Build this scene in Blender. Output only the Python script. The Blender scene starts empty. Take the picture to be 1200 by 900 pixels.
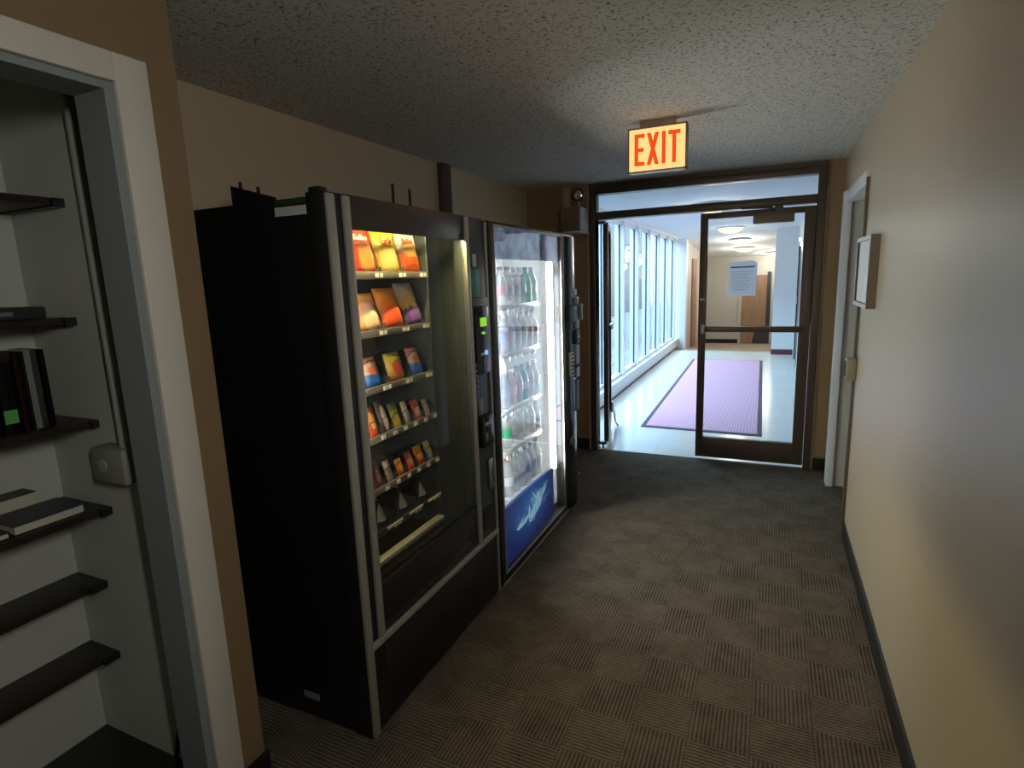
import bpy, bmesh, math, random
from mathutils import Matrix, Vector
random.seed(7)
S = bpy.context.scene
COL = S.collection
PI = math.pi

# ------------------------------------------------------------------ materials
MATS = {}
def nodes(name):
    m = bpy.data.materials.new(name); m.use_nodes = True
    nt = m.node_tree
    return m, nt, nt.nodes, nt.links, nt.nodes['Principled BSDF']

def mat(name, col, rough=.5, metal=0., bump=0., bscale=80., spec=.5, mott=0., mscale=3., coat=0., emit=None, estr=0.):
    m, nt, N, L, b = nodes(name)
    b.inputs['Base Color'].default_value = (*col, 1)
    b.inputs['Roughness'].default_value = rough
    b.inputs['Metallic'].default_value = metal
    b.inputs['Specular IOR Level'].default_value = spec
    if coat: b.inputs['Coat Weight'].default_value = coat
    if emit:
        b.inputs['Emission Color'].default_value = (*emit, 1); b.inputs['Emission Strength'].default_value = estr
    tc = N.new('ShaderNodeTexCoord')
    if mott:
        n = N.new('ShaderNodeTexNoise'); n.inputs['Scale'].default_value = mscale; n.inputs['Detail'].default_value = 6
        L.new(tc.outputs['Object'], n.inputs['Vector'])
        mx = N.new('ShaderNodeMix'); mx.data_type = 'RGBA'
        mx.inputs['A'].default_value = (*[c*(1-mott) for c in col], 1)
        mx.inputs['B'].default_value = (*[min(1, c*(1+mott)) for c in col], 1)
        L.new(n.outputs['Fac'], mx.inputs['Factor']); L.new(mx.outputs['Result'], b.inputs['Base Color'])
    if bump:
        n = N.new('ShaderNodeTexNoise'); n.inputs['Scale'].default_value = bscale; n.inputs['Detail'].default_value = 3
        L.new(tc.outputs['Object'], n.inputs['Vector'])
        bp = N.new('ShaderNodeBump'); bp.inputs['Strength'].default_value = bump; bp.inputs['Distance'].default_value = .01
        L.new(n.outputs['Fac'], bp.inputs['Height']); L.new(bp.outputs['Normal'], b.inputs['Normal'])
    return m

def glow(name, col, s):
    m = bpy.data.materials.new(name); m.use_nodes = True
    nt = m.node_tree; nt.nodes.clear()
    e = nt.nodes.new('ShaderNodeEmission'); e.inputs[0].default_value = (*col, 1); e.inputs[1].default_value = s
    o = nt.nodes.new('ShaderNodeOutputMaterial'); nt.links.new(e.outputs[0], o.inputs[0])
    return m

def pane(name, tint=(1, 1, 1), refl=1.0, rough=0.0, ior=1.5):
    # thin architectural glass: clear, with a fresnel reflection
    m = bpy.data.materials.new(name); m.use_nodes = True
    nt = m.node_tree; nt.nodes.clear(); N = nt.nodes; L = nt.links
    t = N.new('ShaderNodeBsdfTransparent'); t.inputs[0].default_value = (*tint, 1)
    g = N.new('ShaderNodeBsdfGlossy'); g.inputs['Roughness'].default_value = rough
    f = N.new('ShaderNodeLayerWeight'); pw = N.new('ShaderNodeMath'); pw.operation = 'POWER'; pw.inputs[1].default_value = 5
    L.new(f.outputs['Facing'], pw.inputs[0])
    mu = N.new('ShaderNodeMath'); mu.operation = 'MULTIPLY_ADD'; mu.inputs[1].default_value = .96*refl; mu.inputs[2].default_value = .04*refl; mu.use_clamp = True
    mx = N.new('ShaderNodeMixShader'); o = N.new('ShaderNodeOutputMaterial')
    L.new(pw.outputs[0], mu.inputs[0]); L.new(mu.outputs[0], mx.inputs[0])
    L.new(t.outputs[0], mx.inputs[1]); L.new(g.outputs[0], mx.inputs[2]); L.new(mx.outputs[0], o.inputs[0])
    return m

def plastic_clear(name, col, alpha=.35, rough=.15):
    m, nt, N, L, b = nodes(name)
    b.inputs['Base Color'].default_value = (*col, 1); b.inputs['Roughness'].default_value = rough
    b.inputs['Alpha'].default_value = alpha
    return m

def carpet_mat():
    m, nt, N, L, b = nodes('carpet')
    tc = N.new('ShaderNodeTexCoord')
    mp = N.new('ShaderNodeMapping'); mp.inputs['Rotation'].default_value = (0, 0, 0.0)
    L.new(tc.outputs['Object'], mp.inputs['Vector'])
    ck = N.new('ShaderNodeTexChecker'); ck.inputs['Scale'].default_value = 5.0
    L.new(mp.outputs[0], ck.inputs['Vector'])
    w1 = N.new('ShaderNodeTexWave'); w1.bands_direction = 'X'; w1.inputs['Scale'].default_value = 22; w1.inputs['Distortion'].default_value = 2.2; w1.inputs['Detail Scale'].default_value = 6
    w2 = N.new('ShaderNodeTexWave'); w2.bands_direction = 'Y'; w2.inputs['Scale'].default_value = 22; w2.inputs['Distortion'].default_value = 2.2; w2.inputs['Detail Scale'].default_value = 6
    L.new(mp.outputs[0], w1.inputs['Vector']); L.new(mp.outputs[0], w2.inputs['Vector'])
    mx = N.new('ShaderNodeMix'); mx.data_type = 'FLOAT'
    L.new(ck.outputs['Fac'], mx.inputs['Factor']); L.new(w1.outputs['Fac'], mx.inputs['A']); L.new(w2.outputs['Fac'], mx.inputs['B'])
    n = N.new('ShaderNodeTexNoise'); n.inputs['Scale'].default_value = 6.5; n.inputs['Detail'].default_value = 9; n.inputs['Roughness'].default_value = .7
    L.new(mp.outputs[0], n.inputs['Vector'])
    r = N.new('ShaderNodeValToRGB'); e = r.color_ramp.elements
    e[0].position = .25; e[0].color = (.036, .029, .021, 1); e[1].position = .8; e[1].color = (.195, .158, .117, 1)
    ad = N.new('ShaderNodeMath'); ad.operation = 'MULTIPLY_ADD'; ad.inputs[1].default_value = .38
    L.new(mx.outputs['Result'], ad.inputs[0])
    sc = N.new('ShaderNodeMath'); sc.operation = 'MULTIPLY'; sc.inputs[1].default_value = .62
    L.new(n.outputs['Fac'], sc.inputs[0]); L.new(sc.outputs[0], ad.inputs[2])
    ck2 = N.new('ShaderNodeMath'); ck2.operation = 'MULTIPLY_ADD'; ck2.inputs[1].default_value = .035
    L.new(ck.outputs['Fac'], ck2.inputs[0]); L.new(ad.outputs[0], ck2.inputs[2])
    L.new(ck2.outputs[0], r.inputs[0]); L.new(r.outputs[0], b.inputs['Base Color'])
    b.inputs['Roughness'].default_value = .95; b.inputs['Specular IOR Level'].default_value = .15
    bp = N.new('ShaderNodeBump'); bp.inputs['Strength'].default_value = .5; bp.inputs['Distance'].default_value = .004
    L.new(mx.outputs['Result'], bp.inputs['Height']); L.new(bp.outputs[0], b.inputs['Normal'])
    return m

def popcorn_mat():
    m, nt, N, L, b = nodes('popcorn_ceiling')
    tc = N.new('ShaderNodeTexCoord')
    v = N.new('ShaderNodeTexNoise'); v.inputs['Scale'].default_value = 75; v.inputs['Detail'].default_value = 4; v.inputs['Roughness'].default_value = .65
    L.new(tc.outputs['Object'], v.inputs['Vector'])
    r = N.new('ShaderNodeValToRGB'); e = r.color_ramp.elements
    e[0].position = .36; e[0].color = (.22, .205, .17, 1); e[1].position = .47; e[1].color = (.65, .635, .585, 1)
    L.new(v.outputs['Fac'], r.inputs[0]); L.new(r.outputs[0], b.inputs['Base Color'])
    b.inputs['Roughness'].default_value = .95; b.inputs['Specular IOR Level'].default_value = .1
    bp = N.new('ShaderNodeBump'); bp.inputs['Strength'].default_value = .8; bp.inputs['Distance'].default_value = .012
    L.new(v.outputs['Fac'], bp.inputs['Height']); L.new(bp.outputs[0], b.inputs['Normal'])
    return m

def wood_mat(name, c1, c2, scale=3, rough=.5):
    m, nt, N, L, b = nodes(name)
    tc = N.new('ShaderNodeTexCoord'); mp = N.new('ShaderNodeMapping'); mp.inputs['Scale'].default_value = (scale*4, scale*4, scale*.4)
    n = N.new('ShaderNodeTexNoise'); n.inputs['Scale'].default_value = 2; n.inputs['Detail'].default_value = 6
    r = N.new('ShaderNodeValToRGB'); r.color_ramp.elements[0].color = (*c1, 1); r.color_ramp.elements[1].color = (*c2, 1)
    r.color_ramp.elements[0].position = .3; r.color_ramp.elements[1].position = .7
    L.new(tc.outputs['Object'], mp.inputs[0]); L.new(mp.outputs[0], n.inputs[0]); L.new(n.outputs['Fac'], r.inputs[0]); L.new(r.outputs[0], b.inputs['Base Color'])
    b.inputs['Roughness'].default_value = rough
    return m

def tile_mat():
    m, nt, N, L, b = nodes('lobby_tile')
    tc = N.new('ShaderNodeTexCoord')
    br = N.new('ShaderNodeTexBrick'); br.offset = 0; br.inputs['Scale'].default_value = 1; br.inputs['Brick Width'].default_value = .305; br.inputs['Row Height'].default_value = .305
    br.inputs['Mortar Size'].default_value = .0015; br.inputs['Color1'].default_value = (.72, .70, .64, 1); br.inputs['Color2'].default_value = (.68, .67, .61, 1); br.inputs['Mortar'].default_value = (.5, .49, .45, 1)
    L.new(tc.outputs['Object'], br.inputs['Vector']); L.new(br.outputs['Color'], b.inputs['Base Color'])
    b.inputs['Roughness'].default_value = .22
    return m

def brick_mat():
    m, nt, N, L, b = nodes('outside_brick')
    tc = N.new('ShaderNodeTexCoord'); mp = N.new('ShaderNodeMapping'); mp.inputs['Rotation'].default_value = (PI/2, 0, PI/2)
    br = N.new('ShaderNodeTexBrick'); br.inputs['Scale'].default_value = 1; br.inputs['Brick Width'].default_value = .4; br.inputs['Row Height'].default_value = .13
    br.inputs['Mortar Size'].default_value = .018; br.inputs['Color1'].default_value = (.025, .022, .022, 1); br.inputs['Color2'].default_value = (.035, .031, .03, 1); br.inputs['Mortar'].default_value = (.085, .088, .09, 1)
    sx = N.new('ShaderNodeSeparateXYZ'); cx = N.new('ShaderNodeCombineXYZ')
    L.new(tc.outputs['Object'], sx.inputs[0]); L.new(sx.outputs['Y'], cx.inputs['X']); L.new(sx.outputs['Z'], cx.inputs['Y'])
    L.new(cx.outputs[0], br.inputs['Vector']); L.new(br.outputs['Color'], b.inputs['Base Color'])
    b.inputs['Roughness'].default_value = .9
    return m

def runner_mat():
    m, nt, N, L, b = nodes('runner_ribbed')
    tc = N.new('ShaderNodeTexCoord')
    w = N.new('ShaderNodeTexWave'); w.bands_direction = 'X'; w.inputs['Scale'].default_value = 11
    n = N.new('ShaderNodeTexNoise'); n.inputs['Scale'].default_value = 60
    L.new(tc.outputs['Object'], w.inputs['Vector']); L.new(tc.outputs['Object'], n.inputs['Vector'])
    mu = N.new('ShaderNodeMath'); mu.operation = 'MULTIPLY'; L.new(w.outputs['Fac'], mu.inputs[0]); L.new(n.outputs['Fac'], mu.inputs[1])
    r = N.new('ShaderNodeValToRGB'); r.color_ramp.elements[0].color = (.70, .37, .49, 1); r.color_ramp.elements[1].color = (.86, .58, .70, 1); r.color_ramp.elements[1].position = .6
    L.new(mu.outputs[0], r.inputs[0]); L.new(r.outputs[0], b.inputs['Base Color']); b.inputs['Roughness'].default_value = .95
    b.inputs['Specular IOR Level'].default_value = .1
    return m

def pack_mat(name, top, mid, low, blob, cv=.38, ru=.32, rv=.26, cu=.5, z1=.36, z2=.7, rough=.32):
    # printed snack packet: three colour bands and an oval picture
    m, nt, N, L, b = nodes(name)
    tc = N.new('ShaderNodeTexCoord'); sx = N.new('ShaderNodeSeparateXYZ'); L.new(tc.outputs['Generated'], sx.inputs[0])
    n = N.new('ShaderNodeTexNoise'); n.inputs['Scale'].default_value = 5; n.inputs['Detail'].default_value = 3; L.new(tc.outputs['Generated'], n.inputs[0])
    wv = N.new('ShaderNodeMath'); wv.operation = 'MULTIPLY_ADD'; wv.inputs[1].default_value = .3; L.new(n.outputs['Fac'], wv.inputs[0])
    sb = N.new('ShaderNodeMath'); sb.operation = 'SUBTRACT'; sb.inputs[1].default_value = .15; L.new(sx.outputs['Z'], sb.inputs[0]); L.new(sb.outputs[0], wv.inputs[2])
    r = N.new('ShaderNodeValToRGB'); r.color_ramp.interpolation = 'CONSTANT'; e = r.color_ramp.elements
    e[0].position = 0; e[0].color = (*low, 1); e[1].position = z1; e[1].color = (*mid, 1); e2 = e.new(z2); e2.color = (*top, 1)
    L.new(wv.outputs[0], r.inputs[0])
    def lin(src, c, s):
        a = N.new('ShaderNodeMath'); a.operation = 'MULTIPLY_ADD'; a.inputs[1].default_value = 1/s; a.inputs[2].default_value = -c/s
        L.new(src, a.inputs[0]); p = N.new('ShaderNodeMath'); p.operation = 'POWER'; p.inputs[1].default_value = 2
        ab = N.new('ShaderNodeMath'); ab.operation = 'ABSOLUTE'; L.new(a.outputs[0], ab.inputs[0]); L.new(ab.outputs[0], p.inputs[0]); return p
    a, c = lin(sx.outputs['Y'], cu, ru), lin(sx.outputs['Z'], cv, rv)
    s = N.new('ShaderNodeMath'); s.operation = 'ADD'; L.new(a.outputs[0], s.inputs[0]); L.new(c.outputs[0], s.inputs[1])
    nn = N.new('ShaderNodeMath'); nn.operation = 'MULTIPLY_ADD'; nn.inputs[1].default_value = 1.2; L.new(n.outputs['Fac'], nn.inputs[0]); L.new(s.outputs[0], nn.inputs[2])
    lt = N.new('ShaderNodeMath'); lt.operation = 'LESS_THAN'; lt.inputs[1].default_value = 1.5; L.new(nn.outputs[0], lt.inputs[0])
    mx = N.new('ShaderNodeMix'); mx.data_type = 'RGBA'; L.new(lt.outputs[0], mx.inputs['Factor']); L.new(r.outputs[0], mx.inputs['A']); mx.inputs['B'].default_value = (*blob, 1)
    L.new(mx.outputs['Result'], b.inputs['Base Color']); b.inputs['Roughness'].default_value = rough
    return m

M = dict(
    wall=mat('tan_wall_paint', (.505, .415, .28), .42, bump=.06, bscale=160, mott=.03, spec=.5),
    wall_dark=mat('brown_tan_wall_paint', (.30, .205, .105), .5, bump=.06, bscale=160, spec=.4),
    closet=mat('closet_paint', (.52, .54, .47), .6, mott=.04),
    casing=mat('white_casing_paint', (.55, .53, .46), .45, mott=.03),
    wall_dimmed=mat('brown_wall_paint_dimmed', (.205, .140, .075), .5, bump=.06, bscale=160, spec=.4),  # same brown as wall_dark, with shade put into the colour to dim this wall
    jamb=mat('grey_jamb_paint', (.215, .24, .24), .5),
    carpet=carpet_mat(), popcorn=popcorn_mat(), tile=tile_mat(), brick=brick_mat(), runner=runner_mat(),
    runner_edge=mat('runner_rubber_edge', (.11, .07, .10), .8),
    base=mat('black_vinyl_base', (.012, .011, .010), .38),
    bronze=mat('bronze_aluminium', (.105, .078, .055), .36, metal=.35),
    bronze2=mat('bronze_edge', (.16, .125, .085), .4, metal=.4),
    beige_line=mat('beige_sealant', (.55, .42, .27), .6),
    lobby=mat('lobby_white', (.78, .80, .80), .5, mott=.02),
    lobbyceil=mat('lobby_ceiling', (.80, .83, .85), .8),
    beige=mat('far_beige', (.50, .47, .42), .6, mott=.03),
    redbase=mat('oxblood_base', (.14, .035, .04), .5),
    ramp=mat('brown_ramp_carpet', (.30, .22, .15), .9, mott=.1, mscale=10),
    wood=wood_mat('far_door_wood', (.24, .13, .07), (.33, .20, .11), 2),
    greydoor=mat('grey_door_paint', (.33, .32, .29), .5),
    darkframe=mat('dark_frame', (.03, .028, .03), .5),
    black=mat('black_powder_coat', (.0075, .0072, .007), .42, bump=.05, bscale=400),
    blackgl=mat('black_gloss_panel', (.010, .010, .011), .18),
    brownhd=mat('dark_header_panel', (.030, .022, .018), .35),
    bluegrey=mat('blue_grey_panel', (.035, .045, .055), .35),
    inner=mat('snack_interior_grey', (.075, .088, .10), .45),
    silver=mat('satin_aluminium', (.42, .40, .36), .5, metal=.6),
    steel=mat('bright_steel', (.62, .61, .58), .22, metal=1),
    coil=mat('black_coil', (.012, .012, .012), .35, metal=.3),
    tray=mat('grey_tray', (.17, .16, .145), .4, metal=.4),
    tag=mat('price_tag_white', (.80, .80, .76), .5),
    tagdark=mat('price_tag_dark', (.06, .06, .06), .5),
    cream=mat('cream_plate', (.60, .55, .42), .5),
    white=mat('white_plastic', (.78, .79, .78), .4),
    fwhite=mat('fridge_interior_white', (.86, .88, .89), .4),
    wire=mat('white_shelf_wire', (.75, .77, .77), .35),
    glass=pane('door_glass', (.93, .96, .96), .55),
    winglass=pane('window_glass', (.90, .95, .97), .75),
    snackglass=pane('snack_glass', (.86, .86, .84), 1.0),
    coolglass=pane('cooler_glass', (.98, .99, 1.0), 2.6),
    snow=mat('snowy_pavement', (.15, .155, .16), .9),
    shelf=wood_mat('dark_shelf_board', (.018, .011, .009), (.035, .022, .017), 3, .45),
    cable=mat('black_cable', (.008, .008, .008), .5),
    conduit=mat('painted_conduit', (.34, .345, .30), .5),
    boxp=mat('painted_box', (.27, .27, .235), .55),
    exitface=glow('exit_face_lit', (1.0, .55, .20), 1.35),
    exitletter=glow('exit_letter_lit', (.95, .085, .012), .95),
    exitbody=mat('exit_housing', (.33, .25, .16), .4, metal=.3),
    dome=glow('dome_lit', (1.0, .80, .40), 2.6),
    ledwarm=glow('snack_led', (1.0, .82, .34), 1500),
    tube=glow('cooler_tube', (.96, .99, .95), 80),
    lcd=glow('green_lcd', (.35, .9, .05), .75),
    bluled=glow('blue_led', (.15, .35, 1.0), 1.6),
    ltgreen=mat('teal_sticker', (.05, .20, .16), .4),
    sticker=mat('pale_sticker', (.42, .47, .42), .5),
    dgreen=mat('dark_green_sticker', (.015, .04, .015), .5),
    coolgrey=mat('cool_grey_plastic', (.16, .18, .20), .35),
    paper=mat('paper', (.82, .84, .86), .7),
    ink=mat('ink', (.05, .06, .09), .7),
    faint=mat('faint_ink', (.55, .58, .63), .7),
    frame=mat('white_frame', (.62, .60, .56), .4),
    framewood=mat('brown_frame_side', (.22, .17, .12), .45),
    picture=mat('pale_print', (.82, .82, .80), .6, mott=.08, mscale=9),
    tanbox=mat('tan_lockbox', (.34, .29, .20), .4),
    emer=mat('emergency_box_paint', (.15, .115, .075), .45),
    emerl=mat('emergency_box_pale', (.46, .44, .41), .4),
    lens=mat('lamp_lens', (.75, .75, .72), .15, metal=.7),
)

# ------------------------------------------------------------------ geometry helper
class MB:
    def __init__(s, tf=None): s.bm = bmesh.new(); s.tf = tf or Matrix.Identity(4)
    def _add(s, vs, fs):
        bv = [s.bm.verts.new(s.tf @ Vector(v)) for v in vs]
        out = []
        for f in fs:
            try: out.append(s.bm.faces.new([bv[i] for i in f]))
            except ValueError: pass
        return bv, out
    def box(s, x0, x1, y0, y1, z0, z1, bev=0, seg=2):
        vs = [(x, y, z) for x in (x0, x1) for y in (y0, y1) for z in (z0, z1)]
        fs = [(0, 1, 3, 2), (4, 6, 7, 5), (0, 4, 5, 1), (2, 3, 7, 6), (0, 2, 6, 4), (1, 5, 7, 3)]
        bv, f = s._add(vs, fs)
        if bev:
            es = list({e for q in f for e in q.edges})
            bmesh.ops.bevel(s.bm, geom=es, offset=bev, segments=seg, affect='EDGES', profile=.5)
        return s
    def quad(s, *p):
        s._add(p, [tuple(range(len(p)))]); return s
    def prism(s, pts, axis, a, b):
        # polygon pts (2-D) extruded along axis between a and b; axis 'x': pts=(y,z), 'y': (x,z), 'z': (x,y)
        def P(p, t): return {'x': (t, p[0], p[1]), 'y': (p[0], t, p[1]), 'z': (p[0], p[1], t)}[axis]
        n = len(pts)
        vs = [P(p, a) for p in pts] + [P(p, b) for p in pts]
        fs = [tuple(range(n))[::-1], tuple(range(n, 2*n))] + [(i, (i+1) % n, n+(i+1) % n, n+i) for i in range(n)]
        s._add(vs, fs); return s
    def tube(s, path, r, n=8, cap=True):
        path = [Vector(p) for p in path]; rings = []
        up = None
        for i, p in enumerate(path):
            d = (path[min(i+1, len(path)-1)] - path[max(i-1, 0)]).normalized()
            if up is None:
                up = Vector((0, 0, 1)) if abs(d.z) < .9 else Vector((1, 0, 0))
            a = d.cross(up).normalized(); b = a.cross(d).normalized(); up = b
            rr = r[i] if isinstance(r, (list, tuple)) else r
            rings.append([p + (a*math.cos(2*PI*k/n) + b*math.sin(2*PI*k/n))*rr for k in range(n)])
        vs = [v for q in rings for v in q]; fs = []
        for i in range(len(path)-1):
            for k in range(n): fs.append((i*n+k, i*n+(k+1) % n, (i+1)*n+(k+1) % n, (i+1)*n+k))
        if cap: fs += [tuple(range(n))[::-1], tuple(range((len(path)-1)*n, len(path)*n))]
        s._add(vs, fs); return s
    def lathe(s, prof, c, axis='z', n=20):
        # prof: (radius, height) pairs
        vs = []; fs = []
        for r, h in prof:
            for k in range(n):
                a = 2*PI*k/n; u, v = r*math.cos(a), r*math.sin(a)
                q = {'z': (u, v, h), 'x': (h, u, v), 'y': (u, h, v)}[axis]
                vs.append((c[0]+q[0], c[1]+q[1], c[2]+q[2]))
        m = len(prof)
        for i in range(m-1):
            for k in range(n): fs.append((i*n+k, i*n+(k+1) % n, (i+1)*n+(k+1) % n, (i+1)*n+k))
        if prof[0][0] > 1e-6: fs.append(tuple(range(n))[::-1])
        if prof[-1][0] > 1e-6: fs.append(tuple(range((m-1)*n, m*n)))
        s._add(vs, fs); return s
    def grid(s, fn, nu, nv, closed_u=False):
        vs = [fn(i/nu, j/nv) for j in range(nv+1) for i in range(nu+1)]; w = nu+1
        fs = [(j*w+i, j*w+i+1, (j+1)*w+i+1, (j+1)*w+i) for j in range(nv) for i in range(nu)]
        s._add(vs, fs); return s
    def build(s, name, material, parent=None, smooth=True):
        bm = s.bm
        bmesh.ops.remove_doubles(bm, verts=bm.verts, dist=1e-6)
        bmesh.ops.recalc_face_normals(bm, faces=bm.faces)
        off = Vector((0, 0, 0)); p = parent
        while p is not None: off += p.location; p = p.parent
        for v in bm.verts: v.co -= off
        for f in bm.faces: f.smooth = smooth
        for e in bm.edges:
            if len(e.link_faces) == 2 and e.calc_face_angle(0) > .6: e.smooth = False
        me = bpy.data.meshes.new(name); bm.to_mesh(me); bm.free()
        me.materials.append(material)
        o = bpy.data.objects.new(name, me); COL.objects.link(o); o.parent = parent
        return o

def tag(o, label, cat, group=None, kind=None):
    o['label'] = label; o['category'] = cat
    if group: o['group'] = group
    if kind: o['kind'] = kind
    return o
def thing(name, label, cat, loc, group=None):
    o = bpy.data.objects.new(name, None); COL.objects.link(o); o.location = loc; o.empty_display_size = .1
    return tag(o, label, cat, group)
def struct(o): o['kind'] = 'structure'; return o
def sroot(name, loc=(0, 0, 0)):
    o = bpy.data.objects.new(name, None); COL.objects.link(o); o.location = loc; return struct(o)
def copy_tree(o, parent=None):
    c = o.copy(); COL.objects.link(c); c.parent = parent
    for ch in [q for q in o.children]: copy_tree(ch, c)
    return c
def text_mesh(name, s, size, material, parent, loc, rot, depth=.002):
    cu = bpy.data.curves.new(name, 'FONT'); cu.body = s; cu.size = size; cu.extrude = depth; cu.align_x = 'CENTER'; cu.align_y = 'CENTER'
    t = bpy.data.objects.new(name+'_tmp', cu); COL.objects.link(t)
    bpy.context.view_layer.update()
    me = bpy.data.meshes.new_from_object(t.evaluated_get(bpy.context.evaluated_depsgraph_get()))
    bpy.data.objects.remove(t)
    me.materials.clear(); me.materials.append(material)
    o = bpy.data.objects.new(name, me); COL.objects.link(o); o.parent = parent; o.location = loc; o.rotation_euler = rot
    return o

# ------------------------------------------------------------------ dimensions
RW, LW, AW = .465, -1.46, -2.08      # right wall, closet wall, vending alcove wall
D, CZ = 5.0, 2.39                    # glazed exit wall, ceiling
BY = -2.6                            # back of hall

# ------------------------------------------------------------------ the setting: hall
struct(MB().box(-2.4, 1.0, BY-.1, D+.02, -.1, 0).build('floor', M['carpet']))
struct(MB().box(-2.4, 1.0, BY-.1, D+.06, CZ, CZ+.12).build('ceiling', M['popcorn']))
m = MB()
m.box(RW, RW+.4, BY, 3.75, 0, CZ); m.box(RW, RW+.4, 4.66, D, 0, CZ); m.box(RW, RW+.4, 3.75, 4.66, 2.05, CZ); m.box(RW+.38, RW+.48, 3.7, 4.7, 0, 2.1)
struct(m.build('wall_right', M['wall']))
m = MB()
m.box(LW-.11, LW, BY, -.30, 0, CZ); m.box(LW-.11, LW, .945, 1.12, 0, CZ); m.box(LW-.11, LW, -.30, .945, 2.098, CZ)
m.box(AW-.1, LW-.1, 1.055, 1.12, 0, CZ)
struct(m.build('wall_left', M['wall_dimmed']))
struct(MB().box(AW-.1, AW, 1.1, D+.05, 0, CZ).build('wall_alcove', M['wall']))
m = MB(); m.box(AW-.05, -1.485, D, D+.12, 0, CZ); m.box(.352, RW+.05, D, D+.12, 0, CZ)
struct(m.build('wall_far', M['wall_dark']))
struct(MB().box(-2.4, 1.0, BY-.1, BY, 0, CZ).build('wall_back', M['wall']))
# closet
m = MB(); m.box(-2.316, -2.216, -.7, 1.056, 0, CZ); m.box(-2.3, LW-.1, 1.052, 1.0549, 0, CZ); m.box(-2.3, LW-.1, -.75, -.65, 0, CZ)
m.box(-2.3, LW-.1, -.7, 1.05, 2.25, 2.3)
struct(m.build('wall_closet', M['closet']))
m = MB()
m.box(LW-.001, LW+.018, .945, 1.03, 0, 2.165, .004); m.box(LW-.001, LW+.018, -.38, .9455, 2.098, 2.165, .004); m.box(LW-.001, LW+.018, -.38, -.30, 0, 2.165, .004)
struct(m.build('trim_1', M['casing']))
m = MB(); m.box(LW-.115, LW+.002, .925, .946, 0, 2.098); m.box(LW-.115, LW+.002, -.302, .926, 2.08, 2.099); m.box(LW-.115, LW+.002, -.302, -.28, 0, 2.08)
struct(m.build('trim_2', M['jamb']))
# baseboards
struct(MB().box(RW-.011, RW, BY, 3.735, 0, .10, .003).build('baseboard_right', M['base']))
struct(MB().box(LW, LW+.011, 1.032, 1.131, 0, .10, .003).build('baseboard_left', M['base']))
struct(MB().box(AW, AW+.011, 1.12, D, 0, .10, .003).build('baseboard_alcove', M['base']))
m = MB(); m.box(AW+.01, -1.50, D-.011, D, 0, .10, .003); m.box(.368, RW, D-.011, D, 0, .10, .003)
struct(m.build('baseboard_far', M['base']))
# right-hand doorway recess
d = sroot('door_3', (RW, 4.2, 0))
m = MB(); m.box(RW-.032, RW+.014, 4.62, 4.735, 0, 2.12, .003); m.box(RW-.018, RW+.08, 3.76, 4.641, 2.045, 2.12, .003)
m.build('door_casing', M['lobby'], d)
m = MB(); m.box(RW+.012, RW+.37, 4.645, 4.66, 0, 2.05); m.box(RW+.08, RW+.37, 3.75, 4.645, 2.04, 2.052); m.box(RW+.0, RW+.37, 3.748, 3.762, 0, 2.05)
m.build('door_jamb', mat('pale_grey_jamb', (.56, .54, .48), .5), d)
m = MB(); m.box(RW-.016, RW+.02, 3.735, 3.765, 0.005, 2.085, .004)
m.build('frame_edge', M['bronze2'], d)
MB().box(RW+.33, RW+.37, 3.765, 4.64, .01, 2.035, .003).build('door_leaf', M['greydoor'], d)
m = MB().box(RW-.055, RW-.002, 3.69, 3.765, .965, 1.095, .008).build('lock_box', M['tanbox'], d)
MB().box(RW-.059, RW-.053, 3.705, 3.752, .985, 1.075, .004).build('lock_opening', M['cable'], m)
# timber post on alcove wall
struct(MB().box(AW, AW+.045, 3.45, 3.56, 0, CZ, .004).build('trim_3', M['bronze']))
struct(MB().box(-1.72, -1.655, D-.02, D+.01, 0, CZ).build('trim_4', M['wall']))

# ------------------------------------------------------------------ exit door wall
d = sroot('door_1', (-.55, D, 0))
m = MB()
m.box(-1.48, -1.425, D-.03, D+.09, 0, 2.36, .003); m.box(.295, .35, D-.03, D+.09, 0, 2.36, .003)
m.box(-1.425, .295, D-.03, D+.09, 2.092, 2.15, .003); m.box(-1.425, .295, D-.03, D+.09, 2.302, 2.36, .003)
m.box(-1.48, .35, D-.03, D+.09, 2.358, CZ)
m.build('door_frame', M['bronze'], d)
m = MB(); m.box(-1.502, -1.481, D-.012, D, .0, 2.36); m.box(.351, .362, D-.012, D, 0, 2.2)
m.build('edge_strip', M['beige_line'], d)
MB().box(-1.425, .295, D+.02, D+.026, 2.15, 2.302).build('transom_glass', M['glass'], d)
m = MB().box(-1.425, .295, D+.0, D+.03, 2.15, 2.157).box(-1.425, -1.418, D, D+.03, 2.15, 2.302).build('glazing_bead', M['bronze2'], d)
leaf = MB()
leaf.box(-.545, -.488, D-.02, D+.03, .03, 2.075, .003); leaf.box(.212, .29, D-.02, D+.03, .03, 2.075, .003)
leaf.box(-.488, .212, D-.02, D+.03, .03, .205, .003); leaf.box(-.488, .212, D-.02, D+.03, 2.028, 2.075, .003)
lf = leaf.build('door_leaf', M['bronze'], d)
MB().box(-.488, .212, D+.002, D+.008, .205, 2.028).build('pane', M['glass'], lf)
m = MB().box(-.488, .212, D-.055, D-.02, 1.118, 1.165, .006); m.box(-.53, .25, D-.03, D-.015, 1.125, 1.158, .003)
m.build('push_bar', M['bronze'], lf)
MB().box(-.518, -.492, D-.064, D-.02, 1.105, 1.178, .005).build('bar_end', M['white'], lf)
MB().lathe([(0, -.03), (.016, -.03), (.019, -.022), (.019, 0)], (-.515, D-.018, 1.385), 'y').build('lock_cylinder', M['steel'], lf)
m = MB().box(-.15, .14, D-.085, D-.02, 1.962, 2.04, .006)
m.build('door_closer', M['bronze2'], lf)
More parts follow.
